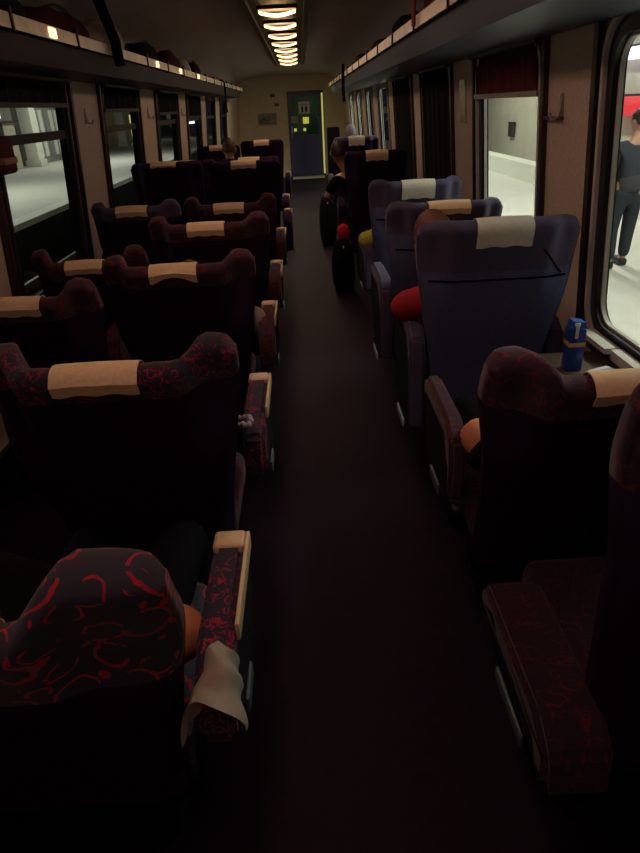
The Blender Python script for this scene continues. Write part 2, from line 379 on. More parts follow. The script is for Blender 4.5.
bm = bmesh.new(); box(bm, DX - DW - 0.04, DX - DW, Y1 - 0.1, Y1 - 0.06, 0, DH + 0.04); box(bm, DX - DW - 0.04, DX + DW + 0.05, Y1 - 0.1, Y1 - 0.06, DH, DH + 0.04)
tag(link('trim_9', bm, M_WALLD, smooth=False), kind='structure')
bm = bmesh.new(); box(bm, DX - DW, DX + DW, Y1 - 0.75, Y1 - 0.12, 0.0, 0.012, 0.004)
tag(link('door_sill', bm, mat('sill_plate', (0.85, 0.85, 0.7), 0.4)), 'pale metal threshold plate in front of the far door', 'threshold')
# gangway beyond
bm = bmesh.new()
box(bm, -1.2, 1.4, 20.4, 20.45, 0, 2.4); box(bm, -1.2, 1.4, Y1, 20.4, -0.05, 0.0); box(bm, -1.2, 1.4, Y1, 20.4, 2.4, 2.45)
box(bm, -1.25, -1.2, Y1, 20.4, 0, 2.4); box(bm, 1.4, 1.45, Y1, 20.4, 0, 2.4)
tag(link('wall_vestibule', bm, mat('vestibule_panel', (0.10, 0.16, 0.15), 0.5), smooth=False), kind='structure')
area('vestibule_light', (0.6, 19.4, 2.36), (0, 0, 0), 0.3, 0.3, 2.5, (0.75, 1.0, 0.6))
# signs on the door: pictogram square, small lit stickers
def flat(bm, poly, y): bm.faces.new([bm.verts.new((a, y, b)) for a, b in poly])
S = empty('door_sign', (0.33, Y1 - 0.10, 1.62), 'pale square pictogram sign with two standing figures on the far door glass', 'sign')
link('sign_board', B(-0.14, 0.14, 0, 0.008, -0.14, 0.14, 0.003), mat('sign_white', (0.7, 0.68, 0.6), 0.5), S)
for dx in (-0.05, 0.05):
    bm = bmesh.new(); prism(bm, rrect(dx - 0.025, dx + 0.025, -0.1, 0.03, 0.01, 3), lambda a, b, d: (a, d, b), -0.004, 0.0)
    prism(bm, [(dx + 0.02 * math.cos(t * PI / 5), 0.065 + 0.02 * math.sin(t * PI / 5)) for t in range(10)], lambda a, b, d: (a, d, b), -0.004, 0.0)
    link('figure', bm, M_DARK, S, smooth=False)
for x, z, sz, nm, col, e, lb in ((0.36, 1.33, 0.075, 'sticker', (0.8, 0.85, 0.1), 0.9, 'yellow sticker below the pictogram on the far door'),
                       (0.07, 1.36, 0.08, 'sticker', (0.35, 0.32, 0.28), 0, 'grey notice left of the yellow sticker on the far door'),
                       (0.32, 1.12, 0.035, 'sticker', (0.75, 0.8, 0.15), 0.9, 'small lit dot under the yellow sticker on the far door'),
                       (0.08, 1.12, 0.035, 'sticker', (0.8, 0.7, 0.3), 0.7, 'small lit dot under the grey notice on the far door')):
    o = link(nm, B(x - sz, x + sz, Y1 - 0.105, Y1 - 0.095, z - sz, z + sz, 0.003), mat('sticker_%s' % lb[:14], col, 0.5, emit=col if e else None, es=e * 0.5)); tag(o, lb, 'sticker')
T = empty('notice', (-0.62, Y1 - 0.065, 1.40), 'bluish line drawing notice on the beige end wall', 'notice')
link('paper', B(-0.24, 0.24, -0.006, 0, -0.14, 0.14), mat('notice_paper', (0.30, 0.28, 0.24), 0.7), T, smooth=False)
bm = bmesh.new()
for a in range(9):
    p = Vector((random.uniform(-.2, .2), -0.010, random.uniform(-.1, .1))); q = Vector((random.uniform(-.22, .22), -0.010, random.uniform(-.12, .12)))
    tube(bm, [p, q], 0.009, 5)
link('drawing', bm, mat('notice_ink', (0.07, 0.08, 0.14), 0.6), T)
for x, z in ((-0.45, 1.93), (-0.36, 1.72)):
    o = link('wall_vent', B(x - 0.06, x + 0.06, Y1 - 0.075, Y1 - 0.06, z - 0.035, z + 0.035, 0.004), M_WALLD)
    tag(o, 'small dark fitting high on the end wall left of the door' if z > 1.8 else 'small dark fitting just below the high one on the end wall', 'fitting')

# ------------------------------------------------------------------ ceiling lamps
for k, yy in enumerate([0.8, 2.2, 3.6] + LAMP_Y):
    R = empty('ceiling_lamp', (0.07, yy, 2.33), ('glowing warm ceiling lamp, %s in the lit row' % ['nearest', 'second', 'third', 'fourth', 'fifth', 'sixth', 'seventh', 'farthest'][k - 3]) if k > 2 else 'warm ceiling lamp overhead, nearer than the picture shows',
              'ceiling lamp', 'lamps along the ceiling duct' if k > 2 else 'overhead lamps above the picture')
    bm = bmesh.new(); nx, ny = 10, 6
    g = [[bm.verts.new((-0.145 + 0.29 * i / nx, -0.10 + 0.20 * j / ny, -0.024 * (1 - (2 * i / nx - 1) ** 2) * 1.0 - 0.012 * math.sin(PI * j / ny))) for j in range(ny + 1)] for i in range(nx + 1)]
    for i in range(nx):
        for j in range(ny): bm.faces.new((g[i][j], g[i + 1][j], g[i + 1][j + 1], g[i][j + 1]))
    bmesh.ops.solidify(bm, geom=bm.faces[:], thickness=-0.004)
    link('diffuser', bm, M_LAMP, R)
    link('lamp_tray', B(-0.155, 0.155, -0.12, 0.12, 0.006, 0.028), M_DARK, R, smooth=False)

# ------------------------------------------------------------------ seats
WS = 0.0
COV = 0.1
NS = 12
def back_profile(u, H, rec, wh, wt, wb, wf, thick):
    """returns list of (x,y,z,t) around the column u; rear bottom -> top -> front bottom"""
    zb = 0.30; au = abs(u)
    e = max(0.10, (1 - au ** 10)) ** 0.5
    wing = ss(0.46 + WS, 0.68 + WS * 0.45, au)
    Hu = H + wh * wing - 0.018 * ss(0.90, 1.0, au) ** 2 - 0.004 * (au / 0.4) ** 2 * (au < 0.4)
    out = []
    def pt(z, side, ov=None):
        t = (z - zb) / (H - zb); tt = max(0, min(1.08, t))
        yc = rec * (1 - tt) + 0.05 * math.sin(PI * min(1, tt)) * 0.6
        wid = wb + (wt - wb) * ss(0.15, 0.95, tt)
        fwd = wf * ss(0.56 + min(0, WS), 0.80 + min(0, WS), au) * ss(0.62, 0.9, tt)
        th = thick * (1 - 0.35 * ss(0.5, 1.0, tt)) * e
        yr = yc + fwd * 0.85 - th * 0.5; yf = yc + fwd * 1.25 + th * 0.5 + 0.015 * wing * (1 - tt)
        return u * wid / 2, yr, yf
    n = 20; r = 0.035
    ztop = Hu - r
    zs_ = H - COV
    lev = [zb + (zs_ - zb) * k / NS for k in range(NS)] + [zs_ + (ztop - zs_) * k / (n - NS) for k in range(n - NS + 1)]
    for k in range(n + 1):
        z = lev[k]; x, yr, yf = pt(z, 0); out.append((x, yr, z))
    x, yr, yf = pt(ztop, 0)
    for k in range(1, 8):
        a = PI * k / 8; out.append((x, (yr + yf) / 2 - math.cos(a) * (yf - yr) / 2, ztop + math.sin(a) * r * e))
    for k in range(n, -1, -1):
        z = lev[k]; x, yr, yf = pt(z, 0); out.append((x, yf, z))
    return out

def seat(x, y, H, label, rec=0.28, wh=0.06, fab=None, back=None, cover=0.10, wt=0.60, wb=0.50, linen=None, cw=0.21, cdrop=0.045, af=0.68, al=0.52,
         armh=0.78, trimmat=None, capmat=M_CREAM, arms=(-1, 1), aisle=1, ws=0.15, ao=0.36, aw=0.07, wf=0.10, group='train seats', cshift=0.0, sidem=None, armfab=None, peaked=False, stripz=0.46):
    global WS, COV; WS = ws; COV = cover
    fab = fab or F_RED; back = back or F_BACK; linen = linen or M_LINEN; trimmat = trimmat or M_TRIM
    R = empty('train_seat', (x, y, 0), label, 'seat', group)
    us = [-1, -.994, -.98, -.96, -.93, -.89, -.84, -.78, -.72, -.66, -.6, -.54, -.48, -.42, -.34, -.26, -.18, -.09, 0]; us = us + [-q for q in us[-2::-1]]
    cols = [back_profile(u, H, rec, wh, wt, wb, wf, 0.13) for u in us]
    nv = len(cols[0]); zsplit = H - cover
    for part in ('backrest', 'headrest'):
        bm = bmesh.new(); V = [[bm.verts.new(p) for p in c] for c in cols]
        for i in range(len(us) - 1):
            for k in range(nv - 1):
                top = NS <= k < nv - 1 - NS
                if top == (part == 'headrest'):
                    bm.faces.new((V[i][k], V[i + 1][k], V[i + 1][k + 1], V[i][k + 1]))
        for cidx in (0, -1):
            for k in range(nv // 2):
                a, b = k, nv - 1 - k
                if (k >= NS) == (part == 'headrest') and b - 1 > a + 1:
                    bm.faces.new((V[cidx][a], V[cidx][a + 1], V[cidx][b - 1], V[cidx][b]))
        if part == 'backrest':
            for i in range(len(us) - 1): bm.faces.new((V[i][0], V[i][nv - 1], V[i + 1][nv - 1], V[i + 1][0]))
        for v in [v for v in bm.verts if not v.link_faces]: bm.verts.remove(v)
        o = link(part, bm, fab if part == 'headrest' else back, R)
        for p in o.data.polygons: p.use_smooth = True
        if 'sharp_edge' in o.data.attributes: o.data.attributes.remove(o.data.attributes['sharp_edge'])
    # linen headrest cloth draped over the saddle
    bm = bmesh.new(); rows = []
    prof0 = back_profile(0, H, rec, wh, wt, wb, wf, 0.13)
    nu = 12
    for i in range(nu + 1):
        u = (-1 + 2 * i / nu) * (cw / wt) + cshift
        c = back_profile(u, H, rec, wh, wt, wb, wf, 0.13)
        rowp = []
        dr = cdrop * ((0.55 + 0.75 * abs(2 * i / nu - 1)) if peaked else 1.0) + 0.003 * math.sin(i * 1.3)
        cx_, cy_, cz_ = c[24]
        ztop = c[20][2]
        for z_ in (ztop + 0.02 - dr, ztop + 0.02 - dr * 0.66, ztop + 0.02 - dr * 0.33):
            kk = min(range(21), key=lambda q: abs(c[q][2] - z_)); k2 = max(0, min(19, kk)); 
            a_, b_ = c[k2], c[k2 + 1]; t = (z_ - a_[2]) / (b_[2] - a_[2] + 1e-9); yy = a_[1] + (b_[1] - a_[1]) * t
            rowp.append(Vector((c[20][0], yy - 0.009, z_)))
        for q in range(21, 28):
            p = Vector(c[q]); cc = Vector((c[24][0], (c[20][1] + c[28][1]) / 2, ztop)); d = (p - cc).normalized(); rowp.append(p + d * 0.008)
        for q in (28, 30, 32, 33): p = Vector(c[q]); rowp.append(p + Vector((0, 0.008, 0)))
        rows.append([bm.verts.new(p) for p in rowp])
    for i in range(nu):
        for k in range(len(rows[0]) - 1): bm.faces.new((rows[i][k], rows[i + 1][k], rows[i + 1][k + 1], rows[i][k + 1]))
    bmesh.ops.recalc_face_normals(bm, faces=bm.faces[:]); bmesh.ops.solidify(bm, geom=bm.faces[:], thickness=0.003)
    link('headrest_cloth', bm, linen, R)
    # cushion
    bm = bmesh.new(); box(bm, -wb / 2 + 0.01, wb / 2 - 0.01, rec + 0.03, rec + 0.50, 0.34, 0.47, 0.04, 4)
    link('seat_cushion', bm, fab, R)
    bm = bmesh.new(); box(bm, -0.17, 0.17, rec + 0.05, rec + 0.38, 0.0, 0.34, 0.02)
    link('pedestal', bm, M_DARK, R)
    for s in arms:
        x0, x1 = (ao - aw, ao) if s > 0 else (-ao, -ao + aw)
        ya = af - al; yb = af
        bm = bmesh.new()
        poly = [(ya + 0.02, stripz + 0.02), (yb - 0.22, stripz + 0.02), (yb - 0.12, 0.50), (yb - 0.01, armh - 0.09), (yb, armh - 0.03), (yb - 0.02, armh), (ya + 0.10, armh + 0.0), (ya + 0.02, armh - 0.05), (ya, armh - 0.15)]
        prism(bm, poly, lambda a, b, d: (d, a, b), x0, x1)
        bmesh.ops.bevel(bm, geom=[e for e in bm.edges], offset=0.014, segments=3, affect='EDGES')
        o = link('armrest', bm, armfab or fab, R)
        if capmat:
            bm = bmesh.new(); box(bm, x0 - 0.002, x1 + 0.002, yb - 0.055, yb + 0.008, armh - 0.05, armh + 0.008, 0.012, 3)
            link('armrest_cap', bm, capmat, o)
        bm = bmesh.new()
        pp = [(ya + 0.03, stripz + 0.03), (yb - 0.22, stripz + 0.03), (yb - 0.13, 0.50 if armh > 0.6 else stripz + 0.05), (yb - 0.03, armh - 0.10), (yb - 0.05, armh - 0.05), (ya + 0.10, armh - 0.05), (ya + 0.03, armh - 0.14)]
        xp = (x1 - 0.002, x1 + 0.004) if s > 0 else (x0 - 0.004, x0 + 0.002)
        prism(bm, pp, lambda a, b, d: (d, a, b), *xp)
        link('side_shade', bm, sidem or M_DARK, o, smooth=False)  # dark sheet added to keep the lit armrest side looking shaded
        xs = (x1 + 0.001, x1 + 0.010) if s > 0 else (x0 - 0.010, x0 - 0.001)
        bm = bmesh.new(); box(bm, xs[0], xs[1], ya + 0.12, yb - 0.2, stripz - 0.02, stripz + 0.02, 0.003)
        link('trim_strip', bm, trimmat, o)
        if s == aisle and capmat:
            bm = bmesh.new(); box(bm, xs[0], xs[1], yb - 0.30, yb - 0.0, armh - 0.035, armh + 0.006, 0.003)
            link('edge_strip', bm, capmat, o)
    if back is F_BACKB:
        # piping seams across the back shell
        bm = bmesh.new()
        def rp(u, z):
            c = back_profile(u, H, rec, wh, wt, wb, wf, 0.13)
            k = max(q for q in range(20) if c[q][2] <= z); a, b = c[k], c[k + 1]; t = (z - a[2]) / (b[2] - a[2])
            return Vector((a[0] + (b[0] - a[0]) * t, a[1] + (b[1] - a[1]) * t - 0.001, z))
        tube(bm, [rp(-0.9 + 1.8 * k / 16, H - 0.235) for k in range(17)], 0.004, 6)
        tube(bm, [rp(0.50 + 0.33 * k / 6, H - 0.12 - 0.105 * k / 6) for k in range(7)], 0.0035, 6)
        link('seam', bm, mat('seam_black', (0.004, 0.003, 0.008), 0.95, spec=0.0), R)
    return R

LG = 'red moquette seats in the left double rows'
RG = 'single seats along the right wall'
# left aisle column
LX, LWX, RX = -0.325, -0.965, 0.925
LK = dict(group=LG, wt=0.65, wf=0.12, al=0.42, stripz=0.56)
seat(LX - 0.04, 0.70, 0.985, 'nearest left seat, red squiggles on its broad headrest wing, a bare elbow beside it', rec=0.25, wh=0.095, cover=0.17, af=0.52, ws=-0.20, ao=0.388, cshift=-0.12, armh=0.775, fab=F_BIG, armfab=F_RED, **{**LK, 'wf': 0.07})
seat(LX, 1.45, 1.113, 'left aisle seat with the widest cream headrest cloth, second row from the camera', rec=0.26, wh=0.032, cover=0.085, af=0.74, **LK)
seat(LX - 0.03, 2.67, 1.09, 'left aisle seat with a peaked cream headrest cloth, third row', rec=0.2, fab=F_RED2, wh=0.032, cover=0.09, af=0.5, ao=0.385, peaked=True, cdrop=0.04, cw=0.195, **LK)
seat(LX, 3.50, 1.125, 'left aisle seat with a low cream cloth, fourth row behind the peaked cloth', fab=F_RED2, wh=0.035, cover=0.09, af=0.62, cw=0.195, **LK)
seat(LX, 4.68, 1.07, 'left aisle seat in the fifth row, just before the taller dark pair', fab=F_RED2, wh=0.05, cover=0.09, **LK)
DKW = dict(fab=F_BACK, wh=0.0, group=LG)
seat(LX + 0.04, 5.75, 1.27, 'tall dark left aisle seat in the sixth row with a pinkish cloth', cover=0.05, rec=0.15, cdrop=0.04, **DKW)
seat(LX + 0.0, 6.9, 1.22, 'left aisle seat in the seventh row, mostly hidden by the tall dark pair', **DKW)
seat(LX - 0.02, 9.7, 1.26, 'farthest left aisle seat, dark with a small pale cloth, before the end wall', cover=0.05, rec=0.15, cdrop=0.05, **DKW)
LK2 = dict(group=LG, arms=(-1,), ao=0.33)
seat(LWX, 0.60, 1.0, 'left window seat beside the nearest seat, out past the picture edge', fab=F_RED, **LK2)
seat(LWX + 0.02, 2.42, 1.045, 'left window seat with a dark hollow back and tan cloth at the picture edge', rec=0.3, fab=F_RED2, wh=0.05, cover=0.09, cshift=0.06, **LK2)
seat(LWX, 3.40, 0.98, 'low left window seat beside the transom window corner', rec=0.3, fab=F_RED2, wh=0.06, cover=0.10, cw=0.195, **LK2)
seat(LWX, 4.55, 1.10, 'left window seat with a pale cloth, in front of the tall dark pair', fab=F_NAVY, wh=0.03, cover=0.09, **LK2)
seat(LWX + 0.02, 5.75, 1.29, 'tall dark left window seat with a thin pale cloth edge', fab=F_BACK, wh=0.0, cover=0.05, rec=0.15, cdrop=0.02, **LK2)
seat(LWX, 6.9, 1.22, 'left window seat in the seventh row behind the tall dark pair', fab=F_BACK, wh=0.0, **LK2)
seat(LWX, 9.7, 1.22, 'farthest left window seat with a small cream cloth', fab=F_BACK, wh=0.0, **LK2)
RK = dict(group=RG, capmat=None)
seat(RX + 0.08, 0.84, 1.22, 'nearest right seat, cut by the picture edge, dark with one rounded wing', rec=0.12, fab=F_DIM, wh=0.03, cover=0.17, af=0.50, armh=0.50, wf=0.06, aw=0.15, ao=0.385, stripz=0.37, **RK)
seat(RX, 1.34, 1.063, 'dark right seat with tan headrest cloth beside the blue drink carton', rec=0.30, fab=F_RED2, wh=0.05, cover=0.11, af=0.78, ws=0.0, cshift=0.06, ao=0.33, aw=0.055, arms=(-1,), sidem=M_DARK, al=0.46, stripz=0.50, **RK)
seat(RX + 0.03, 2.50, 1.235, 'big blue-backed right seat with a hanging grey-white cloth beside the large window', rec=0.18, fab=F_NAVY, back=F_BACKB, wh=-0.005, cover=0.20, linen=M_LINEN2, cdrop=0.085, af=0.62, ao=0.335, wf=0.06, wt=0.64, wb=0.46, cw=0.215, stripz=0.28,
     trimmat=mat('trim_window_lit', (0.45, 0.65, 0.85), 0.4), **RK)  # armrest trim recoloured pale blue, the window light put into its colour
seat(RX - 0.0, 3.35, 1.19, 'right seat just beyond the big blue one, brownish headrest and tan cloth', rec=0.2, fab=F_NAVY, back=F_BACKB, wh=0.0, cover=0.16, cdrop=0.04, af=0.62, ao=0.335, stripz=0.30, trimmat=MATS['trim_window_lit'], **RK)
seat(RX - 0.0, 4.28, 1.20, 'third blue right seat with a bright white headrest cloth', rec=0.2, fab=F_NAVY, back=F_BACKB, wh=0.01, cover=0.16, linen=M_LINEN2, cdrop=0.09, af=0.62, ao=0.335, **RK)
seat(RX - 0.02, 6.5, 1.25, 'dark right seat with a dull cloth below the dark blinds', rec=0.15, fab=F_BACK, wh=0.0, cover=0.05, cdrop=0.07, **RK)
seat(RX + 0.0, 9.1, 1.27, 'farthest right seat with a pale cloth near the end wall', rec=0.15, fab=F_NAVY, wh=0.0, cover=0.05, linen=M_LINEN2, cdrop=0.09, **RK)

# ------------------------------------------------------------------ people
def skin_mesh(chains, name, m, parent, sub=2, root=0):
    """chains: list of [(x,y,z,r) ...]; the first point of a chain may be an int index of an earlier vertex"""
    verts = []; rad = []; edges = []
    for ch in chains:
        prev = None
        for p in ch:
            if isinstance(p, int): prev = p; continue
            verts.append(p[:3]); rad.append(p[3]); i = len(verts) - 1
            if prev is not None: edges.append((prev, i))
            prev = i
    me = bpy.data.meshes.new(name); me.from_pydata(verts, edges, []); o = bpy.data.objects.new(name + '_t', me); COL.objects.link(o)
    md = o.modifiers.new('s', 'SKIN'); md.use_smooth_shade = True
    for i, sv in enumerate(me.skin_vertices[0].data):
        r = rad[i]; sv.radius = (r, r) if not isinstance(r, tuple) else r; sv.use_root = (i == root)
    sb = o.modifiers.new('u', 'SUBSURF'); sb.levels = sub; sb.render_levels = sub
    dg = bpy.context.evaluated_depsgraph_get(); dg.update()
    out = bpy.data.meshes.new_from_object(o.evaluated_get(dg)); bpy.data.objects.remove(o)
    out.name = name; out.materials.clear(); out.materials.append(m)
    for p in out.polygons: p.use_smooth = True
    q = bpy.data.objects.new(name, out); COL.objects.link(q)
    if parent: q.parent = parent
    return q
def head_into(me, c, turn, tilt=0.0, sc=1.0):
    bm = bmesh.new(); bm.from_mesh(me)
    hb = bmesh.new(); bmesh.ops.create_icosphere(hb, subdivisions=4, radius=1.0)
    for v in hb.verts:
        x, y, z = v.co
        X = x * 0.074 * (1 - 0.18 * max(0, -z)); Y = y * 0.095; Z = z * 0.118
        if y > 0 and z < 0: Y -= 0.012 * (-z) * y
        # nose, brow, eye sockets, mouth, chin
        if y > 0.5: Y += 0.026 * math.exp(-((x / 0.17) ** 2)) * math.exp(-(((z + 0.12) / 0.2) ** 2)) * (1 + (-(z))) 
        for sx in (-1, 1): Y -= 0.010 * math.exp(-(((x - sx * 0.4) / 0.17) ** 2) - ((z - 0.02) / 0.10) ** 2) * (y > 0)
        Y += 0.006 * math.exp(-((x / 0.28) ** 2) - ((z + 0.45) / 0.07) ** 2) * (y > 0)
        Y += 0.008 * math.exp(-((x / 0.3) ** 2) - ((z + 0.8) / 0.12) ** 2) * (y > 0)
        v.co = (X, Y, Z)
    for s in (-1, 1):
        e = bmesh.ops.create_icosphere(hb, subdivisions=2, radius=1.0)
        for v in e['verts']:
            x, y, z = v.co; rr = math.hypot(y, z)
            v.co = Vector((s * (0.076 + 0.010 * x + 0.012 * max(0, -y)), -0.005 + y * 0.018, -0.01 + z * 0.032))
    Mx = Matrix.Translation(c) @ Matrix.Rotation(turn, 4, 'Z') @ Matrix.Rotation(tilt, 4, 'Y') @ Matrix.Scale(sc, 4)
    hm = bpy.data.meshes.new('h'); bmesh.ops.transform(hb, matrix=Mx, verts=hb.verts[:]); hb.to_mesh(hm); hb.free()
    bm.from_mesh(hm); bpy.data.meshes.remove(hm); bm.to_mesh(me); bm.free()
    for p in me.polygons: p.use_smooth = True
    return Mx
def hair_cap(Mx, m, parent):
    bm = bmesh.new(); bmesh.ops.create_icosphere(bm, subdivisions=4, radius=1.0)
    for v in bm.verts:
        x, y, z = v.co; n = noise.noise(Vector((x, y, z)) * 6) * 0.05
        v.co = Vector((x * 0.083 * (1 + n), y * 0.104 * (1 + n) - 0.006, z * 0.126 * (1 + n) + 0.004))
    dele = [v for v in bm.verts if (v.co.y > 0.035 and v.co.z < 0.055) or v.co.z < -0.045 or (abs(v.co.x) > 0.055 and v.co.z < 0.02 and v.co.y > -0.035)]
    bmesh.ops.delete(bm, geom=dele, context='VERTS'); bmesh.ops.transform(bm, matrix=Mx, verts=bm.verts[:])
    return link('hair', bm, m, parent)
def finger_chains(wr, d, up, side, n_base, curl=0.5):
    """five fingers starting at wrist position wr along d (unit), palm normal up"""
    d = Vector(d).normalized(); up = Vector(up).normalized(); sd = d.cross(up).normalized() * side
    ch = []
    for i, (off, ln) in enumerate(((-0.030, 0.062), (-0.010, 0.075), (0.011, 0.070), (0.030, 0.055))):
        p = Vector(wr) + d * 0.085 + sd * off; pts = [tuple(Vector(wr) + d * 0.05 + sd * off * 0.7) + (0.011,), tuple(p) + (0.0095,)]
        a = 0
        for k in range(3):
            a += curl; q = d * math.cos(a) - up * math.sin(a); p = p + q * ln * (0.45, 0.32, 0.23)[k]; pts.append(tuple(p) + ((0.009, 0.008, 0.007)[k],))
        ch.append(pts)
    p = Vector(wr) + d * 0.03 - sd * 0.03
    ch.append([tuple(Vector(wr) + d * 0.02 - sd * 0.015) + (0.012,), tuple(p + d * 0.01 - sd * 0.012) + (0.011,), tuple(p + d * 0.04 - sd * 0.022 - up * 0.01) + (0.010,), tuple(p + d * 0.062 - sd * 0.024 - up * 0.02) + (0.008,)])
    return ch
def passenger(x, y, label, shirt, trousers, head=(0, 0.02, 1.16), lean=0.0, sk=M_SKIN, arms=None, hair=M_HAIR, turn=0.0, sleeve=0.5, rec=0.25, tilt=0.0, hair_on=True, sh_z=0.93, long=False, fat=1.0):
    """seated facing +y; x,y: seat origin; arms: {side: (elbow, wrist)} in seat coordinates"""
    R = empty('person', (x, y, 0.0), label, 'person')
    P = Vector((0, rec + 0.19, 0.56)); C = Vector((lean * 0.6, rec + 0.10, 0.78)); S = Vector((lean, rec * 0.65 + 0.07, sh_z)); Hd = Vector(head)
    base = [(P.x, P.y, P.z, 0.125), (C.x * .5, (P.y + C.y) / 2, 0.67, 0.115), (C.x, C.y, C.z, 0.12), (S.x, S.y, S.z, 0.085), ((S.x + Hd.x) / 2, (S.y + Hd.y) / 2, (S.z + Hd.z) / 2 - 0.01, 0.05), (Hd.x, Hd.y, Hd.z, 0.06)]
    ch = [base]; n = 6; shirt_ch = [[(p[0], p[1], p[2], p[3] + 0.012) for p in base[:4]]]; ns = 4
    shirt_ch[0].append((S.x, S.y, S.z + 0.035, 0.06)); ns = 5
    for s in (-1, 1):
        sh = S + Vector((s * 0.17, 0.0, -0.015))
        el, wr = (arms or {}).get(s, (Vector((s * 0.25, rec + 0.10, 0.70)), Vector((s * 0.16, rec + 0.33, 0.66))))
        el = Vector(el); wr = Vector(wr); ma = (sh + el) / 2; mf = (el * 0.45 + wr * 0.55)
        ch.append([3, (*sh, 0.056), (*ma, 0.047 * fat), (*el, 0.039 * fat), (*mf, 0.034 * fat), (*wr, 0.025 * fat), (*(wr + (wr - el).normalized() * 0.05), 0.030)])
        d = (wr - el).normalized(); up = Vector((0, 0, 1)); up = (up - d * up.dot(d)).normalized()
        ch_f = finger_chains(wr + d * 0.0, d, up, s, 0)
        for c in ch_f: ch.append([len(sum([[q for q in cc if not isinstance(q, int)] for cc in ch], [])) - 1] * 0 + c)
        sl = [3, (*sh, 0.068), (*ma, 0.060 * fat)]
        sl.append((*(sh.lerp(el, 0.85)), 0.058 * fat))
        if long: sl += [(*el, 0.053 * fat), (*mf, 0.046 * fat), (*el.lerp(wr, 0.9), 0.038)]
        shirt_ch.append(sl)
    tr = [[(P.x, P.y, P.z, 0.14), (P.x, P.y - 0.01, P.z + 0.06, 0.135)]]
    for s in (-1, 1):
        hp = (s * 0.09, P.y + 0.03, 0.555); kn = (s * 0.13, P.y + 0.42, 0.565); an = (s * 0.13, P.y + 0.44, 0.12)
        ch.append([0, (*hp, 0.085), (s * 0.11, P.y + 0.23, 0.56, 0.075), (*kn, 0.055), (s * 0.13, P.y + 0.45, 0.36, 0.05), (*an, 0.036), (s * 0.13, P.y + 0.50, 0.055, 0.038), (s * 0.13, P.y + 0.60, 0.045, 0.035)])
        tr.append([0, (*hp, 0.095), (s * 0.11, P.y + 0.23, 0.56, 0.088), (*kn, 0.068), (s * 0.13, P.y + 0.45, 0.36, 0.062), (*an, 0.055)])
    body = skin_mesh(ch, 'body', sk, R)
    Mx = head_into(body.data, Hd + Vector((0, 0.01, 0.05)), turn, tilt)
    if hair_on: hair_cap(Mx, hair, R)
    skin_mesh(shirt_ch, 'shirt', shirt, R); skin_mesh(tr, 'trousers', trousers, R)
    for s in (-1, 1):
        link('shoe', B(s * 0.13 - 0.05, s * 0.13 + 0.05, P.y + 0.37, P.y + 0.67, 0.0, 0.10, 0.035, 3), M_DARK, R)
    return R
DEN = cloth('denim', (0.02, 0.025, 0.05)); BLK = cloth('black_cloth', (0.005, 0.004, 0.007))
# seated behind the big blue seat back: red sleeve and ear towards the aisle
passenger(RX + 0.03, 2.50, 'person in a red shirt with brown hair leaning aisleward in the big blue seat', cloth('red_cloth', (0.40, 0.03, 0.04)), DEN,
          head=(-0.235, 0.14, 1.085), lean=-0.09, rec=0.20, hair=mat('hair_brown', (0.13, 0.045, 0.022), 0.6, nz=0.5, scale=120, bump=0.6), turn=0.15, tilt=-0.2, fat=1.25, sk=M_SKIN2, sh_z=0.90, long=True,
          arms={-1: ((-0.335, 0.33, 0.81), (-0.25, 0.62, 0.79)), 1: ((0.22, 0.3, 0.70), (0.12, 0.55, 0.68))})
# nearest dark right seat: bare forearm with a watch on the armrest
p = passenger(RX, 1.34, 'person with a bare forearm and wristwatch in the tan-cloth right seat', BLK, BLK, head=(0.04, 0.27, 0.775), lean=0.03, rec=0.34, sh_z=0.67,
          fat=1.45, sk=mat('skin_warm', (0.62, 0.24, 0.12), 0.5, scale=40, nz=0.93), arms={-1: ((-0.268, 0.36, 0.755), (-0.10, 0.46, 0.66)), 1: ((0.26, 0.45, 0.62), (0.12, 0.62, 0.60))})
bm = bmesh.new(); a = Vector((-0.275, 0.37, 0.75)); b = Vector((-0.10, 0.46, 0.66)); q = a.lerp(b, 0.62)
tube(bm, [q - (b - a).normalized() * 0.014, q + (b - a).normalized() * 0.014], 0.056, 18)
w_ = link('wristwatch', bm, M_DARK, None); w_.location = (RX, 1.34, 0); tag(w_, 'dark wristwatch band on the bare forearm in the tan-cloth right seat', 'watch')
# nearest left seat: white shirt
passenger(LX, 0.66, 'person in dark clothes with a bare elbow showing in the nearest left seat', BLK, BLK, head=(-0.33, 0.22, 0.80), lean=-0.20, rec=0.26, sh_z=0.66, fat=1.35, sk=MATS['skin_warm'],
          arms={1: ((0.250, 0.33, 0.70), (0.13, 0.50, 0.60)), -1: ((-0.38, 0.36, 0.55), (-0.26, 0.50, 0.50))})
# third row: white sleeve
passenger(LX - 0.03, 2.67, 'person with a white sleeve showing at the aisle side of the peaked-cloth seat', cloth('offwhite_cloth', (0.40, 0.34, 0.30)), DEN, head=(0.02, 0.24, 0.88), fat=1.3, rec=0.26, sh_z=0.76,
          arms={1: ((0.305, 0.28, 0.76), (0.20, 0.50, 0.68)), -1: ((-0.24, 0.35, 0.66), (-0.1, 0.55, 0.66))}, long=True)
